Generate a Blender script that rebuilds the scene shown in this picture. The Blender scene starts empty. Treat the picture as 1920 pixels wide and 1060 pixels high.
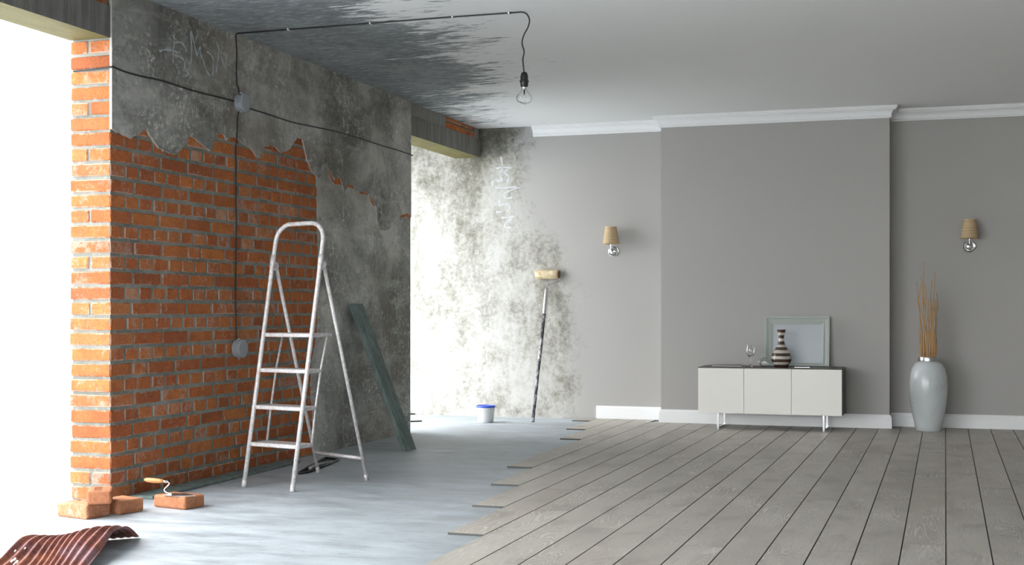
import bpy, bmesh, math, random
from mathutils import Vector, Matrix
random.seed(7)
sc = bpy.context.scene
col = sc.collection

# ------------------------------------------------------------------ camera, world, exposure
F_PX = 2461.0
ALPHA = math.atan(812 / F_PX)
cam_d = bpy.data.cameras.new('camera')
cam_d.sensor_width = 36.0
cam_d.lens = 36.0 * F_PX / 1920.0
cam_d.shift_y = 48 / 1920.0
cam_d.clip_end = 300
cam = bpy.data.objects.new('camera', cam_d)
cam.location = (0, 0, 0.98)
cam.rotation_euler = (math.pi / 2, 0, ALPHA)
col.objects.link(cam)
sc.camera = cam

world = bpy.data.worlds.new('overcast_sky')
sc.world = world
world.use_nodes = True
wb = world.node_tree.nodes['Background']
wb.inputs['Color'].default_value = (0.97, 0.985, 1.0, 1)
wb.inputs['Strength'].default_value = 4.2

vs = sc.view_settings
vs.view_transform = 'Standard'
vs.look = 'None'
vs.gamma = 1.0
vs.use_curve_mapping = False
vs.exposure = 1.08

# ------------------------------------------------------------------ node material helper
class NM:
    def __init__(s, name, rough=0.6, metal=0.0, spec=0.5):
        s.m = bpy.data.materials.new(name)
        s.m.use_nodes = True
        s.t = s.m.node_tree
        s.b = s.t.nodes['Principled BSDF']
        s.b.inputs['Roughness'].default_value = rough
        s.b.inputs['Metallic'].default_value = metal
        s.b.inputs['Specular IOR Level'].default_value = spec
        s._co = None
    def n(s, kind): return s.t.nodes.new(kind)
    def l(s, a, b): s.t.links.new(a, b)
    def put(s, sock, v):
        if hasattr(v, 'is_linked') or hasattr(v, 'links'): s.l(v, sock)
        else:
            if isinstance(v, tuple) and len(v) == 3 and sock.type == 'RGBA': v = (*v, 1)
            sock.default_value = v
    def co(s, scale=(1, 1, 1), rot=(0, 0, 0), loc=(0, 0, 0)):
        if s._co is None: s._co = s.n('ShaderNodeTexCoord')
        mp = s.n('ShaderNodeMapping')
        mp.inputs['Scale'].default_value = scale
        mp.inputs['Rotation'].default_value = rot
        mp.inputs['Location'].default_value = loc
        s.l(s._co.outputs['Object'], mp.inputs['Vector'])
        return mp.outputs[0]
    def xyz(s):
        if s._co is None: s._co = s.n('ShaderNodeTexCoord')
        q = s.n('ShaderNodeSeparateXYZ')
        s.l(s._co.outputs['Object'], q.inputs[0])
        return q.outputs
    def noise(s, scale, detail=6, rough=0.55, dist=0.0, vec=None, w=None):
        q = s.n('ShaderNodeTexNoise')
        if w is not None:
            q.noise_dimensions = '4D'
            s.put(q.inputs['W'], w)
        q.inputs['Scale'].default_value = scale
        q.inputs['Detail'].default_value = detail
        q.inputs['Roughness'].default_value = rough
        q.inputs['Distortion'].default_value = dist
        s.l(vec if vec is not None else s.co(), q.inputs['Vector'])
        return q.outputs['Fac']
    def math(s, op, a, b=0.0, clamp=False):
        q = s.n('ShaderNodeMath'); q.operation = op; q.use_clamp = clamp
        s.put(q.inputs[0], a); s.put(q.inputs[1], b)
        return q.outputs[0]
    def rng(s, v, a, b, c=0.0, d=1.0, smooth=True):
        q = s.n('ShaderNodeMapRange')
        if smooth: q.interpolation_type = 'SMOOTHSTEP'
        s.put(q.inputs['Value'], v)
        for k, x in zip(('From Min', 'From Max', 'To Min', 'To Max'), (a, b, c, d)): s.put(q.inputs[k], x)
        return q.outputs['Result']
    def ramp(s, v, stops):
        q = s.n('ShaderNodeValToRGB')
        r = q.color_ramp
        while len(r.elements) < len(stops): r.elements.new(0.5)
        for e, (p, c) in zip(r.elements, stops):
            e.position = p
            e.color = (*c, 1) if isinstance(c, tuple) else (c, c, c, 1)
        s.put(q.inputs[0], v)
        return q.outputs[0]
    def mix(s, f, a, b, mode='MIX'):
        q = s.n('ShaderNodeMix'); q.data_type = 'RGBA'; q.blend_type = mode
        s.put(q.inputs[0], f)
        s.put(q.inputs[6], a); s.put(q.inputs[7], b)
        return q.outputs[2]
    def rnd(s):
        return s.n('ShaderNodeObjectInfo').outputs['Random']
    def col(s, v):
        s.put(s.b.inputs['Base Color'], v); return s
    def rough(s, v):
        s.put(s.b.inputs['Roughness'], v); return s
    def bump(s, h, strength=0.4, dist=0.01):
        q = s.n('ShaderNodeBump')
        q.inputs['Strength'].default_value = strength
        q.inputs['Distance'].default_value = dist
        s.l(h, q.inputs['Height'])
        s.l(q.outputs[0], s.b.inputs['Normal'])
        return s
    def curve(s, v, pts, lo, hi, vlo, vhi):
        """piecewise curve through pts (x,y) with x in lo..hi, y in vlo..vhi"""
        q = s.n('ShaderNodeFloatCurve')
        c = q.mapping.curves[0]
        pn = [((x - lo) / (hi - lo), (y - vlo) / (vhi - vlo)) for x, y in pts]
        while len(c.points) < len(pn): c.points.new(0.5, 0.5)
        for p, (x, y) in zip(c.points, pn): p.location = (x, y)
        q.mapping.update()
        s.l(s.rng(v, lo, hi, smooth=False), q.inputs['Value'])
        return s.rng(q.outputs[0], 0.0, 1.0, vlo, vhi, smooth=False)

def plain(name, c, rough=0.6, metal=0.0, spec=0.5, var=0.06, scale=12):
    m = NM(name, rough, metal, spec)
    n = m.noise(scale, 5)
    m.col(m.mix(n, tuple(x * (1 - var) for x in c), tuple(min(1, x * (1 + var)) for x in c)))
    return m.m

# --- grey weathered plaster of the left wall
def mk_plaster(name, dark, mid, light, seed):
    m = NM(name, 0.88, spec=0.2)
    v = m.co(loc=(seed, seed * 2, 0))
    big = m.noise(1.5, 9, 0.66, 0.6, v)
    base = m.ramp(big, [(0.38, tuple(x * 0.82 for x in dark)), (0.50, mid), (0.63, tuple(x * 1.12 for x in light))])
    st = m.noise(2.0, 9, 0.7, 0.3, m.co(scale=(1, 0.8, 4.0), loc=(0, seed, 3)))
    base = m.mix(m.rng(st, 0.50, 0.66, 0, 0.55), base, light)
    base = m.mix(m.rng(st, 0.46, 0.34, 0, 0.45), base, dark)
    sp = m.noise(30, 8, 0.75, 0.2, v)
    sp2 = m.noise(85, 4, 0.7, 0.0, v)
    reg = m.rng(m.noise(2.4, 6, 0.65, 0.4, m.co(loc=(4, seed, 1))), 0.40, 0.60, 0.12, 1.0)
    spk = m.math('MULTIPLY', m.rng(m.math('ADD', sp, m.math('MULTIPLY', m.math('SUBTRACT', sp2, 0.5), 0.5)), 0.53, 0.63), reg)
    base = m.mix(m.math('MULTIPLY', spk, 0.75), base, tuple(min(1, x * 1.6) for x in light))
    base = m.mix(m.rng(sp, 0.45, 0.33, 0, 0.5), base, tuple(x * 0.55 for x in dark))
    dk = m.noise(2.8, 9, 0.72, 0.5, m.co(loc=(9, seed, 7)))
    base = m.mix(m.rng(dk, 0.56, 0.72, 0, 0.6), base, (0.085, 0.080, 0.070))
    wm = m.noise(1.1, 5, 0.6, 0.3, m.co(loc=(1, seed, 5)))
    base = m.mix(m.rng(wm, 0.52, 0.68, 0, 0.35), base, (0.27, 0.225, 0.17))
    # lime scratches
    sc_ = m.noise(9, 2, 0.5, 0.0, m.co(scale=(1, 0.28, 2.4), rot=(0.75, 0, 0), loc=(0, seed, 2)))
    base = m.mix(m.rng(sc_, 0.70, 0.76, 0, 0.45), base, tuple(min(1, x * 1.4) for x in light))
    m.col(base)
    m.bump(m.math('ADD', sp, m.math('MULTIPLY', big, 1.5)), 0.5, 0.006)
    return m.m
M = {}
M['plaster'] = mk_plaster('weathered_grey_plaster', (0.219, 0.213, 0.193), (0.324, 0.319, 0.294), (0.499, 0.490, 0.455), 0.0)
M['plaster_low'] = mk_plaster('lower_plaster_coat', (0.263, 0.259, 0.235), (0.367, 0.367, 0.341), (0.542, 0.542, 0.504), 3.7)
M['plaster_edge'] = plain('broken_plaster_edge', (0.50, 0.48, 0.43), 0.9, scale=60, var=0.3)

def mk_concrete(name, a, b, sc_=(1, 1, 1), rough=0.75, bumpy=0.3):
    m = NM(name, rough, spec=0.3)
    n1 = m.noise(3.0, 8, 0.6, 0.4, m.co(scale=sc_))
    n2 = m.noise(38, 6, 0.7, 0.0, m.co(scale=sc_))
    c = m.mix(m.rng(n1, 0.35, 0.68), a, b)
    c = m.mix(m.rng(n2, 0.5, 0.68, 0, 0.45), c, tuple(x * 1.35 for x in b))
    m.col(c); m.bump(n2, bumpy, 0.004)
    return m.m
M['beam'] = mk_concrete('board_marked_concrete', (0.144, 0.138, 0.126), (0.234, 0.224, 0.206), (1, 6, 0.7))
M['beam_top'] = mk_concrete('pale_concrete_infill', (0.24, 0.235, 0.215), (0.32, 0.31, 0.285), (1, 5, 1))
M['soffit'] = mk_concrete('bounce_tinted_soffit_concrete', (0.152, 0.131, 0.047), (0.198, 0.172, 0.064), (5, 1, 1))  # yellow tint of light bounced from outdoors, put into the soffit colour
M['mortar'] = mk_concrete('grey_mortar', (0.17, 0.18, 0.155), (0.30, 0.305, 0.27), (1, 1, 1), 0.95, 0.6)

# --- brick: each brick takes its own tone, worn with pale lime patches
def mk_brick(name, lime=0.5, tones=None, smear=0.42):
    m = NM(name, 0.88, spec=0.15)
    r = m.rnd()
    tones = tones or [(0.0, (0.456, 0.134, 0.051)), (0.2, (0.579, 0.184, 0.060)), (0.4, (0.406, 0.124, 0.052)), (0.6, (0.640, 0.223, 0.067)), (0.8, (0.517, 0.167, 0.064)), (1.0, (0.616, 0.240, 0.087))]
    base = m.ramp(r, tones)
    w = m.math('MULTIPLY', r, 40.0)
    geo = m.n('ShaderNodeNewGeometry').outputs['Position']
    n1 = m.noise(16, 8, 0.70, 0.5, geo, w)
    n2 = m.noise(75, 5, 0.7, 0.0, geo, w)
    n3 = m.noise(7, 5, 0.6, 0.3, geo, m.math('ADD', w, 9.0))
    base = m.mix(m.rng(n3, 0.40, 0.62, 0, 0.45), base, m.mix(0.6, base, (0.17, 0.052, 0.03)))
    base = m.mix(m.rng(n2, 0.36, 0.62, 0.35, 0.0), base, (0.15, 0.055, 0.035))
    thr = m.math('ADD', lime, m.math('MULTIPLY', m.math('SUBTRACT', 0.5, m.noise(0.9, 0, 0.5, 0, geo, w)), 0.45))
    d = m.math('SUBTRACT', m.math('ADD', n1, m.math('MULTIPLY', n2, 0.22)), thr)
    base = m.mix(m.rng(d, 0.03, 0.20, 0, smear), base, (0.50, 0.44, 0.385))
    m.col(base); m.bump(m.math('ADD', n2, m.math('MULTIPLY', n1, 0.8)), 0.6, 0.003)
    return m.m
M['brick'] = mk_brick('red_brick', 0.60)
M['brick_edge'] = mk_brick('mortar_smeared_brick_edge', 0.46, None, 0.6)
M['brick_loose'] = mk_brick('orange_loose_brick', 0.66, [(0.0, (0.510, 0.224, 0.115)), (0.4, (0.541, 0.252, 0.130)), (1.0, (0.469, 0.190, 0.095))], 0.45)

# --- ceiling: bare dark concrete on the left, brushed over with white paint on the right
def mk_ceiling():
    m = NM('half_painted_ceiling', 0.85, spec=0.2)
    X, Y, Z = m.xyz()
    fine = m.noise(42, 7, 0.7, 0.2, m.co(scale=(0.35, 1.1, 1)))
    big = m.noise(2.2, 7, 0.6, 0.4)
    dark = m.mix(m.rng(big, 0.35, 0.68), (0.219, 0.237, 0.244), (0.324, 0.348, 0.352))
    dark = m.mix(m.rng(fine, 0.50, 0.68, 0, 0.6), dark, (0.595, 0.638, 0.638))
    dark = m.mix(m.rng(fine, 0.36, 0.46, 0.5, 0.0), dark, (0.079, 0.083, 0.087))
    white = m.mix(m.noise(1.1, 3), (0.86, 0.865, 0.855), (0.88, 0.88, 0.87))
    b = m.curve(Y, [(3, -2.25), (6.5, -2.38), (7.6, -2.42), (8.3, -2.48), (9.2, -2.9), (10.0, -3.28), (11.2, -3.52)], 3, 11.2, -3.7, -2.1)
    m_lin = m.rng(m.math('SUBTRACT', X, b), -1.30, 0.20, smooth=False)
    s1 = m.noise(11, 6, 0.66, 0.5, m.co(scale=(0.55, 3.0, 1)))
    s2 = m.noise(1.9, 4, 0.55, 0.3, m.co(scale=(0.8, 1.3, 1), loc=(3, 1, 0)))
    nn = m.math('ADD', m.math('MULTIPLY', m.rng(s1, 0.28, 0.72, smooth=False), 0.72), m.math('MULTIPLY', m.rng(s2, 0.3, 0.7, smooth=False), 0.36))
    nn = m.rng(nn, 0.15, 0.95, 0.14, 0.96, smooth=False)
    mask = m.rng(m.math('SUBTRACT', m_lin, nn), -0.07, 0.08)
    # small unpainted patch far to the right
    d2 = m.math('ADD', m.math('SUBTRACT', X, 0.30), m.math('MULTIPLY', m.math('SUBTRACT', 7.35, Y), 0.7))
    p2 = m.rng(m.math('SUBTRACT', m.rng(d2, -0.1, 0.7, smooth=False), nn), -0.06, 0.06)
    p2 = m.math('MULTIPLY', p2, m.rng(Y, 7.60, 7.50))
    mask = m.math('SUBTRACT', mask, p2, True)
    m.col(m.mix(mask, dark, white))
    m.bump(m.math('MULTIPLY', fine, m.math('SUBTRACT', 1.0, mask)), 0.5, 0.006)
    return m.m
M['ceiling'] = mk_ceiling()

# --- back wall: mottled old whitewash on the left fading into taupe paint
TAUPE = (0.435, 0.425, 0.41)
def mk_backwall():
    m = NM('half_painted_back_wall', 0.75, spec=0.25)
    X, Y, Z = m.xyz()
    v = m.co()
    fine = m.noise(26, 9, 0.78, 0.35, v)
    med = m.noise(3.4, 9, 0.70, 0.5, v)
    big = m.noise(1.1, 5, 0.6, 0.5, m.co(loc=(2, 0, 1.3)))
    streak = m.noise(2.6, 8, 0.68, 0.4, m.co(scale=(2.2, 1, 0.8), rot=(0, 0.25, 0), loc=(7, 0, 2)))
    t = m.math('ADD', m.math('MULTIPLY', fine, 0.50), m.math('ADD', m.math('MULTIPLY', med, 0.40), m.math('MULTIPLY', streak, 0.42)))
    # stains: one running down under the beam end, grime near the ceiling, rough patch near the roller
    wob = m.math('MULTIPLY', m.math('SUBTRACT', m.noise(2.5, 4), 0.5), 0.35)
    xs = m.math('ADD', X, wob)
    stain = m.math('MULTIPLY', m.rng(m.math('ABSOLUTE', m.math('ADD', xs, 4.10)), 0.20, 0.02), m.rng(Z, 0.9, 2.1))
    top = m.math('MULTIPLY', m.rng(m.math('ADD', Z, wob), 2.15, 2.48), m.rng(X, -4.15, -3.98))
    left = m.math('MULTIPLY', m.rng(m.math('ADD', Z, wob), 1.75, 2.3), m.rng(X, -3.98, -4.3))
    patch = m.math('MULTIPLY', m.rng(m.math('ABSOLUTE', m.math('ADD', xs, 3.30)), 0.32, 0.05), m.rng(m.math('ABSOLUTE', m.math('SUBTRACT', Z, 1.05)), 0.75, 0.2))
    t = m.math('SUBTRACT', t, m.math('MULTIPLY', stain, 0.115))
    t = m.math('SUBTRACT', t, m.math('MULTIPLY', top, 0.23))
    t = m.math('SUBTRACT', t, m.math('MULTIPLY', left, 0.05))
    t = m.math('SUBTRACT', t, m.math('MULTIPLY', patch, 0.055))
    g = m.ramp(t, [(0.38, (0.094, 0.091, 0.077)), (0.51, (0.202, 0.193, 0.162)), (0.585, (0.315, 0.305, 0.268)), (0.655, (0.428, 0.420, 0.387)), (0.73, (0.503, 0.498, 0.475))])
    paint = m.mix(m.noise(1.3, 3), tuple(x * 0.985 for x in TAUPE), tuple(x * 1.015 for x in TAUPE))
    b = m.curve(Z, [(0, -3.06), (0.5, -3.10), (1.2, -3.12), (1.55, -3.28), (1.75, -3.50), (2.2, -3.58), (2.6, -3.60)], 0, 2.6, -3.8, -2.9)
    d = m.math('ADD', m.math('SUBTRACT', X, b), m.math('MULTIPLY', m.math('SUBTRACT', med, 0.5), 0.55))
    d = m.math('ADD', d, m.math('MULTIPLY', m.math('SUBTRACT', fine, 0.5), 0.35))
    mask = m.rng(d, -0.16, 0.14)
    m.col(m.mix(mask, g, paint))
    m.bump(m.math('MULTIPLY', fine, m.math('SUBTRACT', 1.0, mask)), 0.4, 0.005)
    return m.m
M['backwall'] = mk_backwall()
M['taupe'] = plain('taupe_paint', TAUPE, 0.75, spec=0.25, var=0.015, scale=1.3)
M['taupe_dimmed'] = plain('bounce_dimming_taupe', (0.26, 0.25, 0.24), 0.75, spec=0.25, var=0.015, scale=1.3)  # taupe darkened so the unseen right wall bounces less light
M['white_trim'] = plain('white_trim_paint', (0.880, 0.891, 0.896), 0.45, var=0.01)

# --- floor slab
def mk_slab():
    m = NM('raw_concrete_floor', 0.5, spec=0.35)
    big = m.noise(0.8, 6, 0.6, 0.5)
    st = m.noise(5.0, 9, 0.68, 0.3, m.co(scale=(0.55, 1.6, 1), rot=(0, 0, -0.32)))
    fine = m.noise(34, 8, 0.78, 0.0, m.co(scale=(0.35, 1.4, 1), rot=(0, 0, -0.32)))
    c = m.mix(m.rng(big, 0.36, 0.66), (0.339, 0.374, 0.401), (0.479, 0.530, 0.570))
    c = m.mix(m.rng(st, 0.42, 0.66, 0, 0.55), c, (0.583, 0.642, 0.685))
    c = m.mix(m.rng(st, 0.30, 0.46, 0.55, 0.0), c, (0.219, 0.240, 0.250))
    c = m.mix(m.rng(fine, 0.33, 0.45, 0.7, 0.0), c, (0.177, 0.190, 0.204))
    c = m.mix(m.rng(fine, 0.56, 0.7, 0, 0.5), c, (0.645, 0.703, 0.744))
    m.col(c)
    m.rough(m.rng(st, 0.3, 0.7, 0.42, 0.62))
    m.bump(m.math('ADD', st, m.math('MULTIPLY', fine, 0.4)), 0.25, 0.006)
    return m.m
M['slab'] = mk_slab()
M['ground'] = plain('pale_ground', (0.62, 0.62, 0.60), 0.95, var=0.05, scale=0.5)

# --- oak laminate
def mk_plank():
    m = NM('grey_limed_oak', 0.42, spec=0.4)
    r = m.rnd()
    w = m.math('MULTIPLY', r, 60.0)
    v = m.co()
    low = m.noise(2.6, 3, 0.5, 0.0, m.co(scale=(2.2, 0.85, 1)), w)
    # cathedral rings: level lines of a smooth stretched field
    fld = m.noise(1.55, 2.5, 0.5, 0.15, m.co(scale=(4.2, 0.55, 1)), m.math('ADD', w, 7.3))
    ring = m.math('FRACT', m.math('MULTIPLY', fld, 34.0))
    ring = m.math('ABSOLUTE', m.math('SUBTRACT', ring, 0.5))
    line = m.rng(ring, 0.30, 0.5)
    amt = m.rng(m.noise(1.3, 2, 0.5, 0, m.co(scale=(1.5, 0.9, 1)), m.math('ADD', w, 21.0)), 0.44, 0.62, 0.06, 0.46)
    fibre = m.noise(9, 7, 0.65, 0.2, m.co(scale=(9, 0.6, 1)), w)
    tone = m.ramp(r, [(0.0, (0.420, 0.389, 0.340)), (0.35, (0.476, 0.442, 0.390)), (0.7, (0.516, 0.481, 0.424)), (1.0, (0.453, 0.411, 0.362))])
    c = m.mix(m.rng(low, 0.30, 0.50, 0.55, 0.0), tone, (0.270, 0.248, 0.212))
    c = m.mix(m.rng(low, 0.50, 0.72, 0.0, 0.40), c, (0.635, 0.604, 0.539))
    c = m.mix(m.rng(fibre, 0.34, 0.52, 0.45, 0.0), c, (0.294, 0.267, 0.231))
    c = m.mix(m.math('MULTIPLY', line, amt), c, (0.842, 0.808, 0.730))
    m.col(c)
    m.rough(m.rng(fibre, 0.3, 0.7, 0.40, 0.52))
    m.bump(m.math('ADD', fibre, m.math('MULTIPLY', line, -0.25)), 0.12, 0.002)
    return m.m
M['plank'] = mk_plank()
M['plank_edge'] = plain('dark_plank_edge', (0.085, 0.085, 0.08), 0.7)

M['chrome'] = plain('chrome', (0.82, 0.83, 0.84), 0.12, 1.0, var=0.01)
M['steel'] = plain('brushed_steel', (0.66, 0.66, 0.66), 0.3, 1.0, var=0.08, scale=40)
M['wire'] = plain('grey_wire', (0.30, 0.30, 0.30), 0.35, 0.8, var=0.1)
M['leg_chrome'] = plain('leg_chrome', (0.62, 0.63, 0.65), 0.18, 1.0, var=0.01)
M['galv'] = plain('grey_box_plastic', (0.33, 0.36, 0.39), 0.38, 0.0, var=0.05)
M['black'] = plain('black_rubber', (0.018, 0.018, 0.018), 0.5)
M['bakelite'] = plain('black_bakelite', (0.014, 0.014, 0.014), 0.25)
def mk_ladder():
    m = NM('paint_spattered_grey_enamel', 0.42, 0.15)
    n = m.noise(55, 6, 0.65, 0.3); n2 = m.noise(20, 4, 0.6)
    c = m.mix(m.rng(n, 0.35, 0.65), (0.52, 0.49, 0.485), (0.72, 0.70, 0.70))
    c = m.mix(m.rng(n2, 0.58, 0.70, 0, 0.6), c, (0.46, 0.33, 0.30))
    m.col(c); m.bump(n, 0.2, 0.002)
    return m.m
M['ladder'] = mk_ladder()
def mk_green():
    m = NM('weathered_green_board', 0.8, spec=0.25)
    g = m.noise(6, 7, 0.65, 0.3, m.co(scale=(3, 3, 0.6)))
    s_ = m.noise(30, 3, 0.6)
    c = m.mix(m.rng(g, 0.3, 0.7), (0.128, 0.173, 0.162), (0.232, 0.292, 0.277))
    c = m.mix(m.rng(s_, 0.66, 0.74, 0, 0.8), c, (0.060, 0.068, 0.068))
    m.col(c); m.bump(g, 0.3, 0.003)
    return m.m
M['green'] = mk_green()
M['dark_steel'] = plain('blackened_steel', (0.045, 0.045, 0.047), 0.4, 0.5, var=0.5, scale=25)
def mk_rust():
    m = NM('rusty_sheet', 0.7, 0.1, 0.3)
    a = m.noise(9, 8, 0.65, 0.5); b = m.noise(70, 5, 0.7); d = m.noise(3, 4, 0.5, 0.5, m.co(loc=(5, 2, 1)))
    c = m.mix(m.rng(a, 0.35, 0.65), (0.178, 0.063, 0.053), (0.318, 0.119, 0.081))
    c = m.mix(m.rng(d, 0.52, 0.66, 0, 0.65), c, (0.558, 0.238, 0.105))
    c = m.mix(m.rng(d, 0.46, 0.34, 0, 0.5), c, (0.295, 0.210, 0.266))
    c = m.mix(m.rng(b, 0.52, 0.66, 0, 0.55), c, (0.465, 0.238, 0.196))
    c = m.mix(m.rng(b, 0.46, 0.34, 0, 0.6), c, (0.078, 0.031, 0.028))
    m.col(c); m.bump(b, 0.5, 0.003)
    return m.m
M['rust'] = mk_rust()
M['bucket'] = plain('white_plastic', (0.66, 0.67, 0.67), 0.4, var=0.02)
M['blue'] = plain('blue_plastic', (0.035, 0.10, 0.62), 0.35, var=0.05)
def mk_fleece():
    m = NM('paint_stained_roller_fleece', 0.95, spec=0.1)
    n = m.noise(28, 6, 0.7, 0.5)
    m.col(m.ramp(n, [(0.3, (0.42, 0.30, 0.16)), (0.5, (0.66, 0.55, 0.36)), (0.7, (0.78, 0.71, 0.55))])); m.bump(n, 0.8, 0.01)
    return m.m
M['fleece'] = mk_fleece()
M['roller_cap'] = plain('red_brown_roller_cap', (0.22, 0.07, 0.035), 0.6)
def mk_polepaint():
    m = NM('paint_splashed_dark_pole', 0.5, 0.2)
    n = m.noise(32, 6, 0.7, 0.6, m.co(scale=(1, 1, 0.55)))
    m.col(m.ramp(n, [(0.44, (0.05, 0.05, 0.06)), (0.52, (0.16, 0.155, 0.18)), (0.60, (0.52, 0.50, 0.53))]))
    return m.m
M['pole'] = mk_polepaint()
M['wood_handle'] = plain('varnished_handle_wood', (0.50, 0.21, 0.06), 0.35, var=0.25, scale=20)
M['walnut'] = plain('dark_walnut', (0.060, 0.048, 0.040), 0.4, var=0.2, scale=6)
M['door'] = plain('cream_lacquer', (0.865, 0.852, 0.801), 0.35, var=0.01)
M['frame'] = plain('sage_frame', (0.41, 0.45, 0.42), 0.55, var=0.08, scale=30)
M['frame_panel'] = plain('pale_blue_grey_panel', (0.44, 0.48, 0.51), 0.3, var=0.03, scale=4)
def mk_stripes(zs):
    m = NM('striped_vase_glaze', 0.22)
    X, Y, Z = m.xyz()
    q = m.n('ShaderNodeValToRGB'); r = q.color_ramp; r.interpolation = 'CONSTANT'
    while len(r.elements) < len(zs): r.elements.new(0.5)
    B_, W_ = (0.075, 0.042, 0.03, 1), (0.56, 0.52, 0.47, 1)
    for i, (e, z) in enumerate(zip(r.elements, zs)):
        e.position = z; e.color = B_ if i % 2 == 0 else W_
    m.l(m.rng(m.math('ADD', Z, m.math('MULTIPLY', m.noise(30, 3), 0.006)), 0.003, 0.303, smooth=False), q.inputs[0])
    m.col(q.outputs[0])
    return m.m
M['stripes'] = mk_stripes([0, .067, .14, .218, .294, .375, .454, .533, .60, .69, .765, .85, .924])
def mk_marble():
    m = NM('grey_crackled_ceramic', 0.2)
    n = m.noise(4, 3, 0.5, 0.6)
    q = m.noise(5, 8, 0.75, 1.6, m.co(scale=(1, 1, 0.8), rot=(0.3, 0.5, 0)))
    vein = m.rng(m.math('ABSOLUTE', m.math('SUBTRACT', q, 0.5)), 0.0, 0.012, 0.35, 0.0)
    gate = m.rng(m.noise(7, 4, 0.6, 0, m.co(loc=(3, 1, 2))), 0.5, 0.62)
    c = m.mix(m.rng(n, 0.3, 0.7), (0.540, 0.578, 0.585), (0.645, 0.682, 0.690))
    m.col(m.mix(m.math('MULTIPLY', vein, gate), c, (0.210, 0.217, 0.225)))
    return m.m
M['marble'] = mk_marble()
M['stick'] = plain('golden_dry_twig', (0.50, 0.28, 0.09), 0.6, var=0.4, scale=14)
def mk_shade():
    m = NM('woven_straw_shade', 0.85, spec=0.1)
    X, Y, Z = m.xyz()
    n = m.noise(8, 5, 0.6, 0.0, m.co(scale=(0.3, 0.3, 22)))
    m.col(m.ramp(n, [(0.3, (0.34, 0.23, 0.125)), (0.5, (0.54, 0.40, 0.24)), (0.7, (0.68, 0.55, 0.36))])); m.bump(n, 0.6, 0.003)
    return m.m
M['shade'] = mk_shade()
M['chalk'] = plain('pale_blue_spray_paint', (0.50, 0.54, 0.575), 0.9, var=0.3, scale=25)
M['chalk_white'] = plain('whitish_spray_paint', (0.56, 0.58, 0.59), 0.9, var=0.2, scale=25)
M['magazine'] = plain('dark_magazine_cover', (0.11, 0.09, 0.085), 0.3, var=0.6, scale=9)
M['paper'] = plain('magazine_pages', (0.7, 0.69, 0.66), 0.8)
def mk_glass():
    m = NM('clear_glass', 0.02)
    m.b.inputs['Transmission Weight'].default_value = 1.0
    m.b.inputs['IOR'].default_value = 1.45
    n = m.noise(3, 2)
    m.col(m.mix(n, (0.97, 0.98, 0.98), (0.99, 1, 1)))
    return m.m
M['glass'] = mk_glass()

# ------------------------------------------------------------------ mesh helpers
def link(name, me, mat, parent=None):
    o = bpy.data.objects.new(name, me)
    col.objects.link(o)
    if mat is not None:
        for q in (mat if isinstance(mat, list) else [mat]): me.materials.append(M[q])
    if parent is not None: o.parent = parent
    return o
def tag(o, label=None, cat=None, group=None, kind=None):
    if label: o['label'] = label
    if cat: o['category'] = cat
    if group: o['group'] = group
    if kind: o['kind'] = kind
    return o
def empty(name, loc=(0, 0, 0), rz=0.0):
    o = bpy.data.objects.new(name, None)
    o.empty_display_size = 0.05
    o.location = loc; o.rotation_euler = (0, 0, rz)
    col.objects.link(o)
    return o
def mesh(name, bm, smooth=False, recalc=True):
    if recalc: bmesh.ops.recalc_face_normals(bm, faces=bm.faces)
    me = bpy.data.meshes.new(name)
    if smooth:
        for f in bm.faces: f.smooth = True
    bm.to_mesh(me); bm.free()
    return me
def shade_auto(o, ang=0.7):
    me = o.data
    for p in me.polygons: p.use_smooth = True
    bm = bmesh.new(); bm.from_mesh(me)
    for e in bm.edges:
        if len(e.link_faces) == 2 and e.calc_face_angle(0) > ang: e.smooth = False
    bm.to_mesh(me); bm.free()
def add_box(bm, x0, x1, y0, y1, z0, z1, bev=0.0, seg=1, mi=0):
    r = bmesh.ops.create_cube(bm, size=1.0)
    vs_ = r['verts']
    for v in vs_:
        v.co = Vector((x0 + (v.co.x + .5) * (x1 - x0), y0 + (v.co.y + .5) * (y1 - y0), z0 + (v.co.z + .5) * (z1 - z0)))
    fs = list({f for v in vs_ for f in v.link_faces})
    for f in fs: f.material_index = mi
    if bev > 0:
        es = list({e for v in vs_ for e in v.link_edges})
        bmesh.ops.bevel(bm, geom=es, offset=bev, segments=seg, affect='EDGES', profile=0.5)
def box(name, b, mat, parent=None, bev=0.0, seg=1):
    bm = bmesh.new(); add_box(bm, *b, bev=bev, seg=seg)
    return link(name, mesh(name, bm), mat, parent)
def catmull(pts, n=6, closed=False):
    P = [Vector(p) for p in pts]
    out = []
    N = len(P)
    for i in range(N if closed else N - 1):
        if closed: a, b, c, d = P[(i - 1) % N], P[i], P[(i + 1) % N], P[(i + 2) % N]
        else: a, b, c, d = P[max(i - 1, 0)], P[i], P[i + 1], P[min(i + 2, N - 1)]
        for k in range(n):
            t = k / n
            out.append(0.5 * ((2 * b) + (c - a) * t + (2 * a - 5 * b + 4 * c - d) * t * t + (3 * b - a - 3 * c + d) * t ** 3))
    if not closed: out.append(P[-1])
    return out
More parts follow.
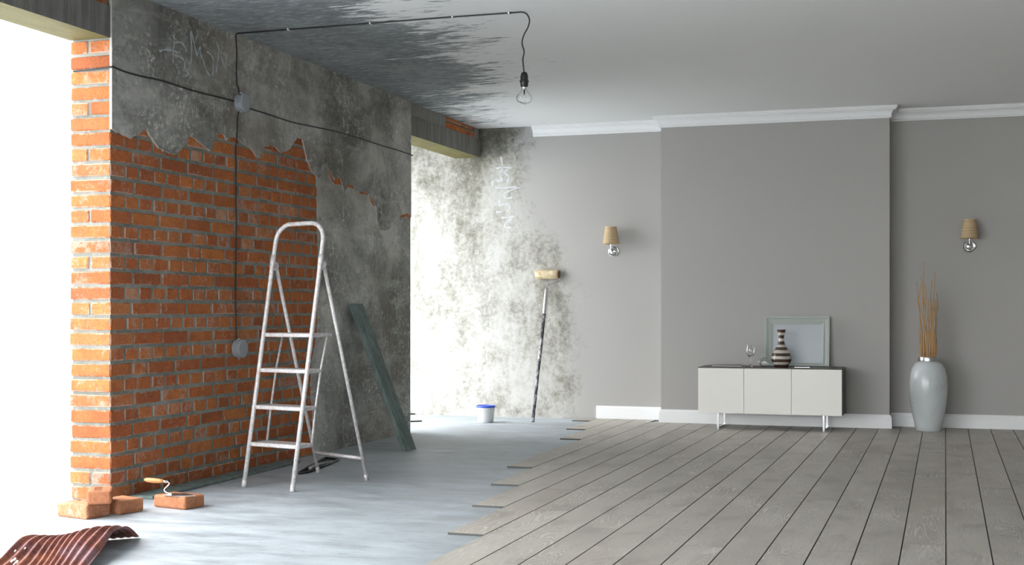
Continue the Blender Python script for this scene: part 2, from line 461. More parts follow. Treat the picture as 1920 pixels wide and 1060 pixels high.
def add_tube(bm, pts, r, seg=8, mi=0, flat=None):
    """round tube along pts; r is a number or a list; flat=(axis, factor) squashes"""
    P = [Vector(p) for p in pts]
    N = len(P)
    R = r if isinstance(r, (list, tuple)) else [r] * N
    t0 = (P[1] - P[0]).normalized()
    u = t0.orthogonal().normalized()
    rings = []
    for i in range(N):
        t = (P[min(i + 1, N - 1)] - P[max(i - 1, 0)]).normalized()
        u = (u - t * u.dot(t)).normalized()
        w = t.cross(u)
        ring = []
        for k in range(seg):
            a = 2 * math.pi * k / seg
            ring.append(bm.verts.new(P[i] + (u * math.cos(a) + w * math.sin(a)) * R[i]))
        rings.append(ring)
    for i in range(N - 1):
        for k in range(seg):
            f = bm.faces.new((rings[i][k], rings[i][(k + 1) % seg], rings[i + 1][(k + 1) % seg], rings[i + 1][k])); f.material_index = mi; f.smooth = True
    for q in (rings[0], rings[-1]):
        f = bm.faces.new(q); f.material_index = mi
def tube(name, pts, r, mat, parent=None, seg=8):
    bm = bmesh.new(); add_tube(bm, pts, r, seg)
    o = link(name, mesh(name, bm), mat, parent)
    return o
def add_lathe(bm, prof, seg=32, closed_profile=False, mi=0):
    rings = []
    for (r, z) in prof:
        if r < 1e-6: rings.append([bm.verts.new((0, 0, z))])
        else: rings.append([bm.verts.new((r * math.cos(2 * math.pi * k / seg), r * math.sin(2 * math.pi * k / seg), z)) for k in range(seg)])
    pairs = list(zip(rings, rings[1:]))
    if closed_profile: pairs.append((rings[-1], rings[0]))
    for a, b in pairs:
        for k in range(seg):
            k2 = (k + 1) % seg
            vs_ = []
            for v in (a[k % len(a)], a[k2 % len(a)], b[k2 % len(b)], b[k % len(b)]):
                if v not in vs_: vs_.append(v)
            if len(vs_) > 2:
                f = bm.faces.new(vs_); f.material_index = mi
def lathe(name, prof, mat, parent=None, seg=32, loc=(0, 0, 0), closed=False, ang=0.6):
    bm = bmesh.new(); add_lathe(bm, prof, seg, closed)
    o = link(name, mesh(name, bm), mat, parent)
    o.location = loc
    shade_auto(o, ang)
    return o
def add_sheet(bm, poly, x0, x1, mi_side=1):
    """polygon in (Y,Z) extruded from plane X=x0 to X=x1, side faces take material mi_side"""
    n = len(poly)
    a = [bm.verts.new((x1, y, z)) for y, z in poly]
    b = [bm.verts.new((x0, y, z)) for y, z in poly]
    bm.faces.new(a); bm.faces.new(b[::-1])
    for i in range(n):
        f = bm.faces.new((a[i], b[i], b[(i + 1) % n], a[(i + 1) % n])); f.material_index = mi_side
def jag(pts, amp, n, rs):
    out = []
    for (a, b) in zip(pts, pts[1:]):
        for k in range(n):
            t = k / n
            j = amp if k else amp * 0.4
            out.append((a[0] + (b[0] - a[0]) * t + rs.uniform(-j, j), a[1] + (b[1] - a[1]) * t + rs.uniform(-j, j)))
    out.append(pts[-1])
    return out

# ------------------------------------------------------------------ the setting
WX, WT = -4.0, 0.24          # room face of the left wall, its thickness
Y0, Y1, YB = 5.655, 9.563, 11.2
ZC, ZL = 2.605, 2.345        # ceiling, lintel underside
XR, YR = 2.6, -3.0

floor = box('floor', (-9.0, XR + 0.1, YR - 0.1, YB, -0.15, 0.0), 'slab')
tag(floor, 'raw grey concrete floor slab partly laid with grey oak planks', 'floor', kind='structure')
ground = box('ground', (-90, 60, -60, 90, -0.5, -0.16), 'ground')
tag(ground, 'pale bright ground outside beyond the open wall', 'ground', kind='structure')
ceiling = box('ceiling', (WX - WT, XR + 0.1, YR - 0.1, YB + 0.2, ZC, ZC + 0.2), 'ceiling')
tag(ceiling, 'ceiling of bare dark concrete half covered with white paint', 'ceiling', kind='structure')
wall_back = box('wall_back', (-7.5, XR + 0.1, YB, YB + 0.2, -0.15, ZC), 'backwall')
tag(wall_back, 'back wall, stained whitewash at left turning into smooth taupe paint', 'wall', kind='structure')
PX0, PX1, PY = -2.288, -0.424, 10.97
bm = bmesh.new(); add_box(bm, PX0, PX1, PY, YB + 0.01, 0.0, ZC + 0.01)
link('chimney_breast', mesh('chimney_breast', bm), 'taupe', wall_back)
wall_right = box('wall_right', (XR, XR + 0.15, YR, YB, 0, ZC), 'taupe_dimmed')  # unseen wall added, dark colour keeps the right side dimmer
tag(wall_right, 'unseen side wall at the right, taupe darkened to cut bounced light', 'wall', kind='structure')
bm = bmesh.new()                                   # unseen rear wall, its open bay added and sized to let daylight in
for b_ in ((WX, WX + 0.4, YR - 0.15, YR, 0, ZC), (XR - 2.0, XR, YR - 0.15, YR, 0, ZC), (WX + 0.4, XR - 2.0, YR - 0.15, YR, 2.35, ZC)): add_box(bm, *b_)
wall_rear = link('wall_rear', mesh('wall_rear', bm), 'taupe')
tag(wall_rear, 'unseen taupe rear wall with a wide bay added to let daylight in', 'wall', kind='structure')
bm = bmesh.new(); add_box(bm, -5.3, WX - WT - 0.001, 8.9, YB, ZC - 0.05, ZC + 0.15)  # unseen slab added over the far opening to hold back sky light
link('shading_slab', mesh('shading_slab', bm), 'beam_top', ceiling)

# left wall: masonry core, bricks, plaster coats, concrete beams
wall_left = empty('wall_left')
tag(wall_left, 'old brick wall with broken grey plaster between two open bays', 'wall', kind='structure')
bm = bmesh.new(); add_box(bm, WX - WT + 0.010, WX - 0.0055, Y0 + 0.007, Y1, 0, ZC)
link('mortar_core', mesh('mortar_core', bm), 'mortar', wall_left)

RAG = [(5.655, 1.884), (5.732, 1.876), (5.813, 1.856), (5.854, 1.871), (5.895, 1.894), (5.948, 1.916), (5.974, 1.91), (6.023, 1.873), (6.077, 1.833), (6.121, 1.825), (6.188, 1.82), (6.245, 1.823), (6.303, 1.862), (6.332, 1.891), (6.35, 1.935), (6.397, 1.938), (6.463, 1.917), (6.531, 1.898), (6.593, 1.879), (6.632, 1.928), (6.642, 1.981), (6.727, 1.996), (6.773, 1.964), (6.826, 1.991), (6.866, 1.996), (6.947, 1.971), (7.051, 1.952), (7.122, 1.907), (7.172, 1.902), (7.208, 1.952), (7.223, 1.983), (7.349, 1.994), (7.441, 1.964), (7.518, 1.988), (7.565, 2.019), (7.653, 2.086), (7.726, 2.088), (7.759, 2.031), (7.793, 1.95), (7.851, 1.894), (7.928, 1.87)]
CRACK = [(7.966, 1.841), (8.0, 1.942), (8.061, 1.963), (8.137, 1.913), (8.2, 1.856), (8.264, 1.903), (8.3, 1.878), (8.351, 1.794), (8.424, 1.851), (8.513, 1.846), (8.544, 1.81), (8.697, 1.82), (8.792, 1.805), (8.856, 1.757), (8.913, 1.721), (8.913, 1.647), (8.953, 1.569), (9.053, 1.561), (9.154, 1.587), (9.172, 1.633), (9.31, 1.638), (9.363, 1.704), (9.489, 1.723), (9.563, 1.695)]
rs = random.Random(3)
edge = jag(RAG + CRACK, 0.006, 3, rs)
poly = [(Y0, ZC), ] + edge + [(Y1, ZC)]
bm = bmesh.new(); add_sheet(bm, poly, WX - 0.005, WX + 0.0095)
link('plaster', mesh('plaster', bm), ['plaster', 'plaster_edge'], wall_left)
# lower coat, thinner, right of the bare bricks
SEAM = [(7.945, 2.03), (7.940, 1.866), (7.955, 1.5), (7.970, 1.05), (7.955, 0.80), (7.862, 0.60), (7.858, 0.40), (7.885, 0.22), (7.90, 0.0)]
seam = jag(SEAM, 0.004, 5, rs)
poly = seam + [(Y1, 0.0), (Y1, 2.03)]
bm = bmesh.new(); add_sheet(bm, poly, WX - 0.005, WX + 0.0025)
link('plaster_lower_coat', mesh('plaster_lower_coat', bm), ['plaster_low', 'plaster_low'], wall_left)['label'] = 'smoother grey lower plaster coat'

def rag_z(y):
    pts = RAG
    for (a, b) in zip(pts, pts[1:]):
        if a[0] <= y <= b[0] + 1e-6: return a[1] + (b[1] - a[1]) * (y - a[0]) / max(b[0] - a[0], 1e-6)
    return 1.87
# bricks -----------------------------------------------------------
_bcache = {}
def brick_mesh(dx, dy, dz, var):
    k = (round(dx, 3), round(dy, 3), round(dz, 3), var)
    if k not in _bcache:
        r_ = random.Random(hash(k) % 9999)
        bm = bmesh.new(); add_box(bm, -dx / 2, dx / 2, -dy / 2, dy / 2, -dz / 2, dz / 2, bev=0.0055)
        for v in bm.verts: v.co += Vector((r_.uniform(-.0012, .0012), r_.uniform(-.0025, .0025), r_.uniform(-.0018, .0018)))
        for f in bm.faces:
            if max(abs(c_) for c_ in f.normal) < 0.95: f.material_index = 1
        me = mesh('brick', bm); me.materials.append(M['brick']); me.materials.append(M['brick_edge'])
        _bcache[k] = me
    return _bcache[k]
PITCH, BH = ZL / 30.0, 0.0635
specs = []     # (x0,x1,y0,y1,zc)
rb = random.Random(11)
for i in range(30):
    zc = (i + 0.5) * PITCH
    stretch = (i % 2 == 0)
    end_two = i in (1, 12, 15, 18, 22, 25, 29) or False
    L0 = (0.185 if stretch else 0.120) + rb.choice((-0.01, 0, 0.012))
    xs0 = WX - WT
    jut = rb.uniform(-0.006, 0.006)
    if end_two:
        mid = WX - WT * rb.uniform(0.48, 0.55)
        specs.append((xs0 + jut, mid - 0.005, Y0, Y0 + L0, zc))
        specs.append((mid + 0.006, WX, Y0, Y0 + L0, zc))
    else:
        specs.append((xs0 + jut, WX, Y0, Y0 + L0, zc))
    y = Y0 + L0 + 0.015
    while y < 7.97:
        if stretch: L = 0.245 + rb.uniform(-0.008, 0.008)
        else: L = 0.115 + rb.uniform(-0.010, 0.010)
        if stretch and rb.random() < 0.06: L = 0.118
        y1 = y + L
        if max(rag_z(y + L * t) for t in (0, .25, .5, .75, 1)) > zc - BH / 2:
            specs.append((WX - 0.06, WX, y, min(y1, 8.02), zc))
        y = y1 + 0.015
def showsize(s):
    d = math.hypot((s[0] + s[1]) / 2, (s[2] + s[3]) / 2)
    return ((s[3] - s[2]) * 0.62 + (s[1] - s[0] if s[2] < Y0 + .01 else 0)) / d ** 2
specs.sort(key=showsize, reverse=True)
rest = bmesh.new()
for n, s in enumerate(specs):
    x0, x1, y0, y1, zc = s
    dx, dy = x1 - x0, y1 - y0
    off = rb.uniform(-0.0040, 0.0008) if y0 > Y0 + 0.01 else 0.0
    cx, cy = (x0 + x1) / 2 + off, (y0 + y1) / 2
    if n < 292:
        o = bpy.data.objects.new('brick', brick_mesh(dx, round(dy / 0.004) * 0.004, BH, n % 3))
        col.objects.link(o); o.parent = wall_left
        o.location = (cx, cy, zc)
    else:
        add_box(rest, x0 + off, x1 + off, y0, y1, zc - BH / 2, zc + BH / 2, bev=0.005)
o = link('brickwork', mesh('brickwork', rest), 'brick', wall_left); o['kind'] = 'stuff'
# bare brick showing in the gaps along the crack
for pts in ([(8.37, 1.845), (8.42, 1.862), (8.52, 1.858), (8.545, 1.82), (8.50, 1.832), (8.42, 1.835), (8.385, 1.812)],
            [(8.61, 1.822), (8.70, 1.832), (8.77, 1.815), (8.76, 1.800), (8.70, 1.805), (8.62, 1.803)],
            [(8.79, 1.812), (8.86, 1.775), (8.895, 1.74), (8.87, 1.732), (8.82, 1.752), (8.785, 1.785)],
            [(9.335, 1.700), (9.38, 1.722), (9.48, 1.735), (9.555, 1.715), (9.56, 1.672), (9.50, 1.700), (9.42, 1.685), (9.36, 1.680)],
            [(8.10, 1.94), (8.16, 1.90), (8.22, 1.87), (8.29, 1.89), (8.32, 1.84), (8.22, 1.835), (8.17, 1.855)]):
    bm = bmesh.new(); add_sheet(bm, pts, WX - 0.005, WX + 0.0045, 0)
    link('exposed_brick', mesh('exposed_brick', bm), 'brick', wall_left)

# graffiti on the plaster
def ribbon(bm, pts, w, origin_axis, off, n=6):
    P = catmull([(p[0], p[1], 0) for p in pts], n)
    L_, R_ = [], []
    for i, p in enumerate(P):
        t = (P[min(i + 1, len(P) - 1)] - P[max(i - 1, 0)]).normalized()
        nrm = Vector((-t.y, t.x, 0))
        ww = w * (0.7 + 0.3 * math.sin(i * 0.9))
        for lst, sgn in ((L_, 1), (R_, -1)):
            q = p + nrm * ww * sgn
            lst.append(bm.verts.new((off, q.x, q.y) if origin_axis == 'X' else (q.x, off, q.y)))
    for i in range(len(P) - 1): bm.faces.new((L_[i], R_[i], R_[i + 1], L_[i + 1]))
G1 = [[(6.076, 2.353), (6.123, 2.372), (6.202, 2.381), (6.255, 2.379)], [(6.211, 2.469), (6.215, 2.436), (6.211, 2.395), (6.206, 2.35), (6.206, 2.32)], [(6.224, 2.43), (6.282, 2.441), (6.327, 2.422), (6.336, 2.399)], [(6.219, 2.362), (6.282, 2.359), (6.313, 2.345), (6.327, 2.302), (6.359, 2.277), (6.327, 2.267)], [(6.382, 2.342), (6.391, 2.414), (6.382, 2.523), (6.414, 2.469), (6.447, 2.404), (6.48, 2.454), (6.485, 2.411), (6.513, 2.38), (6.542, 2.334), (6.586, 2.305)], [(6.547, 2.44), (6.595, 2.431), (6.62, 2.394), (6.61, 2.309)], [(6.649, 2.337), (6.669, 2.408), (6.674, 2.472), (6.654, 2.52), (6.689, 2.475), (6.724, 2.413), (6.744, 2.39), (6.77, 2.431), (6.76, 2.456)]]
bm = bmesh.new()
for l in G1: ribbon(bm, l, 0.0075, 'X', WX + 0.0105)
link('graffiti', mesh('graffiti', bm, recalc=False), 'chalk', wall_left)['label'] = 'pale sprayed scrawl high on the dark plaster'
G2 = [[(-3.802, 2.347), (-3.787, 2.267)], [(-3.848, 2.24), (-3.78, 2.248), (-3.696, 2.238)], [(-3.787, 2.238), (-3.81, 2.173), (-3.787, 2.129), (-3.848, 2.131)], [(-3.734, 2.229), (-3.764, 2.201), (-3.726, 2.163), (-3.745, 2.113)], [(-3.856, 2.069), (-3.772, 2.063), (-3.627, 2.074)], [(-3.627, 2.07), (-3.703, 2.04), (-3.764, 2.012), (-3.757, 1.969), (-3.696, 1.974)], [(-3.879, 2.132), (-3.879, 2.074)], [(-3.81, 1.956), (-3.818, 1.905), (-3.772, 1.918), (-3.726, 1.91), (-3.718, 1.874), (-3.749, 1.845)], [(-3.848, 1.848), (-3.787, 1.846)], [(-3.795, 1.796), (-3.734, 1.794), (-3.673, 1.807)], [(-3.696, 1.786), (-3.757, 1.744), (-3.757, 1.708), (-3.703, 1.707)]]
bm = bmesh.new()
for l in G2: ribbon(bm, l, 0.009, 'Y', YB - 0.0015)
link('graffiti', mesh('graffiti', bm, recalc=False), 'chalk_white', wall_back)['label'] = 'whitish sprayed scrawl on the stained wall'

# concrete beams over the two openings
def beam(ya, yb, brick_spans, top_spans):
    bm = bmesh.new()
    add_box(bm, WX - WT, WX, ya, yb, ZL, 2.505)
    for f in bm.faces:
        if f.normal.z < -0.9 or f.calc_center_median().z < ZL + 0.001: f.material_index = 1
    b = link('concrete_beam', mesh('concrete_beam', bm), ['beam', 'soffit'], wall_left)
    for (a, c) in top_spans:
        bm = bmesh.new(); add_box(bm, WX - WT, WX - 0.012, a, c, 2.505, ZC)
        link('concrete_infill', mesh('concrete_infill', bm), 'beam_top', b)
    for (a, c) in brick_spans:
        bm = bmesh.new(); add_box(bm, WX - WT + .02, WX - 0.028, a, c, 2.505, ZC)
        link('mortar_bed', mesh('mortar_bed', bm), 'mortar', b)
        for k, (z0, z1) in enumerate(((2.508, 2.562), (2.575, ZC - 0.001))):
            y = a + (0.0 if k else 0.0)
            first = True
            while y < c - 0.02:
                L = (0.12 if (k and first) else 0.245); first = False
                e = min(y + L, c)
                o = bpy.data.objects.new('brick', brick_mesh(0.05, e - y, z1 - z0, 0))
                col.objects.link(o); o.parent = b
                o.location = (WX - 0.016 - 0.025, (y + e) / 2, (z0 + z1) / 2)
                y = e + 0.01
    return b
beam(Y1, YB, [(10.37, 11.10)], [(Y1, 10.37), (11.10, YB)])
beam(YR, Y0, [(5.0, Y0)], [(YR, 5.0)])

# planks of the new floor, each one laid along the room
PW, PX = 0.1705, -0.167
near_end = {-17: 10.944, -16: 10.166, -15: 9.394, -14: 7.641, -13: 6.851, -12: 6.079, -11: 5.301, -10: 4.50, -9: 3.72, -8: 2.95, -7: 2.15}
rp = random.Random(5)
PL, PT = 1.82, 0.009
joint_fix = {-1: 5.10, -7: 5.20, -9: 4.72, -6: 4.88}
_pcache = {}
def plank_mesh(L):
    k = round(L, 3)
    if k not in _pcache:
        bm = bmesh.new()
        w, g = PW / 2 - 0.0009, 0.0022
        prof = [(-w, 0.0), (w, 0.0), (w, PT - g), (w - g * 0.9, PT), (-w + g * 0.9, PT), (-w, PT - g)]
        a = [bm.verts.new((x, -L / 2 + 0.0006, z)) for x, z in prof]
        b = [bm.verts.new((x, L / 2 - 0.0006, z)) for x, z in prof]
        n = len(prof)
        fs = [bm.faces.new(a), bm.faces.new(b)]
        for f in fs: f.material_index = 1
        for i in range(n):
            f = bm.faces.new((a[i], a[(i + 1) % n], b[(i + 1) % n], b[i]))
            f.material_index = 0 if i == 3 else 1
        me = mesh('floor_plank', bm); me.materials.append(M['plank']); me.materials.append(M['plank_edge'])
        _pcache[k] = me
    return _pcache[k]
k = -17
while PX + k * PW < XR - 0.02:
    x0 = PX + k * PW
    x1 = min(x0 + PW, XR)
    y = near_end.get(k, 0.8)
    yend = (YB if not (PX0 - 0.01 < (x0 + PW / 2) < PX1 + 0.01) else PY) - 0.004
    if x0 < PX1 < x0 + PW or x0 < PX0 < x0 + PW: yend = PY - 0.004 if x0 < PX0 else PY - 0.004
    if k in joint_fix: first = joint_fix[k] - y
    elif k in near_end and k < -10: first = PL * rp.choice((1, .8, .9))
    else: first = PL * rp.uniform(0.25, 1.0)
    while first > PL * 1.1: first -= PL
    if first < 0.3: first += PL * 0.6
    L = first
    while y < yend - 0.01:
        e = min(y + L, yend)
        if yend - e < 0.12: e = yend
        o = bpy.data.objects.new('floor_plank', plank_mesh(e - y))
        col.objects.link(o); o.parent = floor
        o.location = ((x0 + x0 + PW) / 2, (y + e) / 2, 0.0005 + rp.uniform(0, 0.0004))
        y = e; L = PL
    k += 1

# crown moulding and skirting run around the chimney breast
def run(name, path, prof, mat):
    """sweep prof (out, z) along path of (x, y) with mitred corners; room lies to the right-hand side (-Y for a run to +X)"""
    bm = bmesh.new()
    P = [Vector((x, y)) for x, y in path]
    rings = []
    for i, p in enumerate(P):
        ds = []
        if i: ds.append((P[i] - P[i - 1]).normalized())
        if i < len(P) - 1: ds.append((P[i + 1] - P[i]).normalized())
        ns = [Vector((d.y, -d.x)) for d in ds]
        nn = sum(ns, Vector((0, 0)))
        nn = nn / nn.dot(ns[0])
        rings.append([bm.verts.new((p.x + nn.x * o_, p.y + nn.y * o_, z)) for o_, z in prof])
    n = len(prof)
    for a, b in zip(rings, rings[1:]):
        for i in range(n): bm.faces.new((a[i], a[(i + 1) % n], b[(i + 1) % n], b[i]))
    bm.faces.new(rings[0]); bm.faces.new(rings[-1][::-1])
    o = link(name, mesh(name, bm), mat)
    return o
zc = ZC - 0.0005
crown = [(0.0005, zc), (0.066, zc), (0.066, zc - 0.010), (0.060, zc - 0.012), (0.060, zc - 0.020), (0.053, zc - 0.024)]
for a in range(0, 7): # cove
    t = a / 6 * math.pi / 2
    crown.append((0.053 - 0.038 * math.sin(t), zc - 0.030 - 0.040 * (1 - math.cos(t))))
crown += [(0.015, zc - 0.074), (0.018, zc - 0.077), (0.018, zc - 0.083), (0.011, zc - 0.086), (0.011, zc - 0.094), (0.0005, zc - 0.094)]
path_c = [(-3.495, YB), (PX0, YB), (PX0, PY), (PX1, PY), (PX1, YB), (XR - 0.002, YB)]
trim = run('trim_1', path_c, crown, 'white_trim')
tag(trim, 'white crown moulding along the top of the back wall', 'crown moulding', kind='structure')
z0 = PT + 0.002
skirt = [(0.0005, z0), (0.018, z0), (0.018, 0.092), (0.016, 0.096), (0.016, 0.104), (0.012, 0.112), (0.007, 0.117), (0.005, 0.122), (0.0005, 0.122)]
path_s = [(-2.912, YB), (PX0, YB), (PX0, PY), (PX1, PY), (PX1, YB), (XR - 0.002, YB)]
bb = run('baseboard_back', path_s, skirt, 'white_trim')
tag(bb, 'white skirting board along the foot of the taupe wall', 'skirting board', kind='structure')

# ------------------------------------------------------------------ stepladder
def stepladder():
    u = Vector((0.972, -0.235, 0)); v = Vector((0.235, 0.972, 0))
    base = Vector((-3.472, 6.315, 0))
    root = empty('step_ladder', base)
    tag(root, 'white paint-spattered metal stepladder with four steps by the brick wall', 'ladder')
    lean = 0.228 / 1.217
    def P(a, d, z): return u * a + v * d + Vector((0, 0, z))
    hw = 0.174
    zt = 1.452
    rr = 0.055
    r = 0.0125
    pts = [P(-hw, 0, 0.0), P(-hw, lean * 0.6, 0.6), P(-hw, lean * 1.2, 1.2), P(-hw * 0.99, lean * (zt - 0.10), zt - 0.10)]
    for a in range(1, 6):
        t = a / 6 * math.pi / 2
        pts.append(P(-hw * .99 + 0.1 * (1 - math.cos(t)), lean * (zt - 0.1 + 0.1 * math.sin(t)), zt - 0.1 + 0.1 * math.sin(t)))
    for a in range(0, 6):
        t = (1 - a / 6) * math.pi / 2
        pts.append(P(hw * .99 - 0.1 * (1 - math.cos(t)), lean * (zt - 0.1 + 0.1 * math.sin(t)), zt - 0.1 + 0.1 * math.sin(t)))
    pts += [P(hw * 0.99, lean * (zt - 0.10), zt - 0.10), P(hw, lean * 1.2, 1.2), P(hw, lean * 0.6, 0.6), P(hw, 0, 0)]
    tube('front_frame', pts, r, 'ladder', root, 10)
    # steps
    for z, dep in ((0.244, 0.135), (0.445, 0.130), (0.647, 0.122), (0.842, 0.185)):
        bm = bmesh.new()
        add_box(bm, -hw + 0.006, hw - 0.006, 0.0, dep, -0.022, 0.0, bev=0.004)
        o = link('step', mesh('step', bm), 'ladder', root)
        o.matrix_local = Matrix.Translation(P(0, lean * z - 0.004, z)) @ Matrix(((u.x, v.x, 0, 0), (u.y, v.y, 0, 0), (0, 0, 1, 0), (0, 0, 0, 1)))
    # thin rear rods carrying the steps
    for sx in (-1, 1):
        a = sx * (hw - 0.012)
        tube('step_rod', [P(a, lean * 0.244 + 0.125, 0.235), P(a, lean * 0.445 + 0.122, 0.44), P(a, lean * 0.647 + 0.125, 0.64), P(a, lean * 0.842 + 0.145, 0.835)], 0.0065, 'ladder', root, 6)
        # rear leg
        top = P(sx * (hw + 0.0), lean * 1.215 + 0.032, 1.215)
        foot_w = Vector((-3.539, 7.051, 0)) if sx < 0 else Vector((-3.123, 6.832, 0))
        foot = foot_w - base
        tube('rear_leg', [foot, foot.lerp(top, 0.5), top], 0.0105, 'ladder', root, 8)
        # hinge plate
        bm = bmesh.new()
        add_tube(bm, [P(sx * (hw - 0.012), lean * 1.215 + 0.016, 1.215), P(sx * (hw + 0.012), lean * 1.215 + 0.016, 1.215)], 0.026, 10)
        h = link('hinge', mesh('hinge', bm), 'ladder', root)
        tube('rivet', [P(sx * (hw + 0.010), lean * 1.215 + 0.030, 1.212), P(sx * (hw + 0.017), lean * 1.215 + 0.030, 1.212)], 0.007, 'chrome', h, 8)
        # collar above hinge
        tube('collar', [P(sx * hw, lean * 1.215, 1.215), P(sx * hw, lean * 1.275, 1.275)], 0.0155, 'ladder', root, 10)
        # feet
        tube('foot_cap', [P(sx * hw, -0.0005, 0.0), P(sx * hw, lean * 0.04, 0.04)], 0.0145, 'ladder', root, 8)
        tube('foot_cap', [foot, foot.lerp(top, 0.03)], 0.0125, 'ladder', root, 8)
    fl, fr = Vector((-3.539, 7.051, 0)) - base, Vector((-3.123, 6.832, 0)) - base
    tl, tr = P(-hw, lean * 1.215 + 0.03, 1.215), P(hw, lean * 1.215 + 0.03, 1.215)
    tube('cross_bar', [fl.lerp(tl, 0.105), fr.lerp(tr, 0.105)], 0.010, 'ladder', root, 8)
stepladder()

# ------------------------------------------------------------------ boards and scrap by the left wall
def hexa(name, lo, hi, mat, parent=None, bev=0.003):
    """solid between two quads (4 points each)"""
    bm = bmesh.new()
    a = [bm.verts.new(p) for p in lo]; b = [bm.verts.new(p) for p in hi]
    bm.faces.new(a); bm.faces.new(b)
    for i in range(4): bm.faces.new((a[i], a[(i + 1) % 4], b[(i + 1) % 4], b[i]))
    bmesh.ops.recalc_face_normals(bm, faces=bm.faces)
    if bev: bmesh.ops.bevel(bm, geom=list(bm.edges), offset=bev, segments=1, affect='EDGES')
    return link(name, mesh(name, bm), mat, parent)
lb = empty('leaning_board', (-3.5, 8.36, 0))
tag(lb, 'grey-green wooden board leaning against the plastered wall', 'board')
B0 = Vector((-3.5, 8.36, 0))
def q(p): return Vector(p) - B0
hexa('board', [q((-3.485, 8.262, 0.001)), q((-3.485, 8.447, 0.001)), q((-3.521, 8.447, 0.017)), q((-3.521, 8.262, 0.017))],
     [q((-3.955, 8.415, 1.012)), q((-3.955, 8.585, 1.012)), q((-3.990, 8.585, 1.000)), q((-3.990, 8.415, 1.000))], 'green', lb)
# nail heads in the board
for t, a in ((0.38, 0.12), (0.44, 0.11), (0.52, 0.14), (0.57, 0.15), (0.66, 0.13), (0.80, 0.08)):
    p = Vector((-3.485, 8.262 + a, 0.001)).lerp(Vector((-3.955, 8.415 + a, 1.012)), 1 - t)
    nrm = Vector((0.907, 0.0, 0.421))
    tube('nail_hole', [p - B0 - nrm * 0.004, p - B0 + nrm * 0.0015], 0.0055, 'dark_steel', lb, 6)
fb = empty('floor_board', (-3.88, 6.6, 0))
tag(fb, 'long grey-green board lying on the floor against the brick wall', 'board')
hexa('board', [(-0.108, -0.80, 0.001), (-0.098, 0.86, 0.001), (0.010, 0.86, 0.001), (0.030, -0.80, 0.001)],
     [(-0.108, -0.80, 0.017), (-0.098, 0.86, 0.017), (0.010, 0.86, 0.017), (0.030, -0.80, 0.017)], 'green', fb)
# dark steel tray
st = empty('steel_tray', (-3.66, 7.33, 0))
tag(st, 'long dark metal tray with raised rim lying on the floor under the ladder', 'tray')
S0 = Vector((-3.66, 7.33, 0))
cs = [Vector(p) - S0 for p in ((-3.612, 6.940, 0), (-3.580, 7.02, 0), (-3.690, 7.640, 0), (-3.815, 7.700, 0))]
ctr = sum(cs, Vector()) / 4
hexa('tray_plate', [c + Vector((0, 0, 0.001)) for c in cs], [c + Vector((0, 0, 0.006)) for c in cs], 'dark_steel', st, 0.001)
for i in range(4):
    a, b = cs[i], cs[(i + 1) % 4]
    tube('tray_rim', [a + Vector((0, 0, 0.010)), b + Vector((0, 0, 0.010))], 0.007, 'dark_steel', st, 6)
tube('tray_handle', [cs[0].lerp(ctr, .55) + Vector((0, 0, .012)), ctr + Vector((0, 0, .014)), cs[2].lerp(ctr, .5) + Vector((0.02, 0, .012))], 0.010, 'galv', st, 8)

# two strips outside the far opening
for (xa, ya, xb, yb, lab) in ((-4.62, 10.20, -4.285, 10.50, 'nearer thin dark strip on the white floor beyond the wall end'), (-4.95, 11.02, -4.635, 11.19, 'farther thin dark strip at the foot of the stained wall beyond the opening')):
    o = empty('floor_strip', ((xa + xb) / 2, (ya + yb) / 2, 0))
    tag(o, lab, 'strip')
    dx, dy = (xb - xa) / 2, (yb - ya) / 2
    n_ = Vector((-dy, dx, 0)).normalized() * 0.012
    a, b = Vector((-dx, -dy, 0)), Vector((dx, dy, 0))
    hexa('strip', [a - n_ + Vector((0, 0, .001)), b - n_ + Vector((0, 0, .001)), b + n_ + Vector((0, 0, .001)), a + n_ + Vector((0, 0, .001))],
         [a - n_ + Vector((0, 0, .012)), b - n_ + Vector((0, 0, .012)), b + n_ + Vector((0, 0, .012)), a + n_ + Vector((0, 0, .012))], 'dark_steel', o, 0.001)

# ------------------------------------------------------------------ loose bricks
def loose_brick(loc, rz, size, label, holes):
    root = empty('loose_brick', loc, rz)
    tag(root, label, 'brick', 'loose bricks at the foot of the brick pier')
    dx, dy, dz = size
    bm = bmesh.new()
    add_box(bm, -dx / 2, dx / 2, -dy / 2, dy / 2, 0, dz, bev=0.010, seg=2)
    r_ = random.Random(int(loc[0] * 1000))
    for v in bm.verts: v.co += Vector((r_.uniform(-.0015, .0015), r_.uniform(-.0015, .0015), r_.uniform(-.001, .001) if 0.005 < v.co.z else 0))
    body = link('brick_body', mesh('brick_body', bm), 'brick_loose', root)
    if holes:
        cutter = bmesh.new()
        for (hx, hy, w, l) in holes: add_box(cutter, hx - w / 2, hx + w / 2, hy - l / 2, hy + l / 2, dz - 0.03, dz + 0.01)
        co_ = link('cutter_tmp', mesh('cutter_tmp', cutter), None)
        md = body.modifiers.new('holes', 'BOOLEAN'); md.operation = 'DIFFERENCE'; md.solver = 'EXACT'; md.object = co_
        co_.parent = root
        bpy.context.view_layer.update()
        me = bpy.data.meshes.new_from_object(body.evaluated_get(bpy.context.evaluated_depsgraph_get()))
        body.modifiers.clear(); body.data = me
        bpy.data.objects.remove(co_, do_unlink=True)
    return root
slots = [(-0.05, 0, 0.014, 0.05), (-0.02, 0, 0.014, 0.05), (0.01, 0, 0.014, 0.05)]
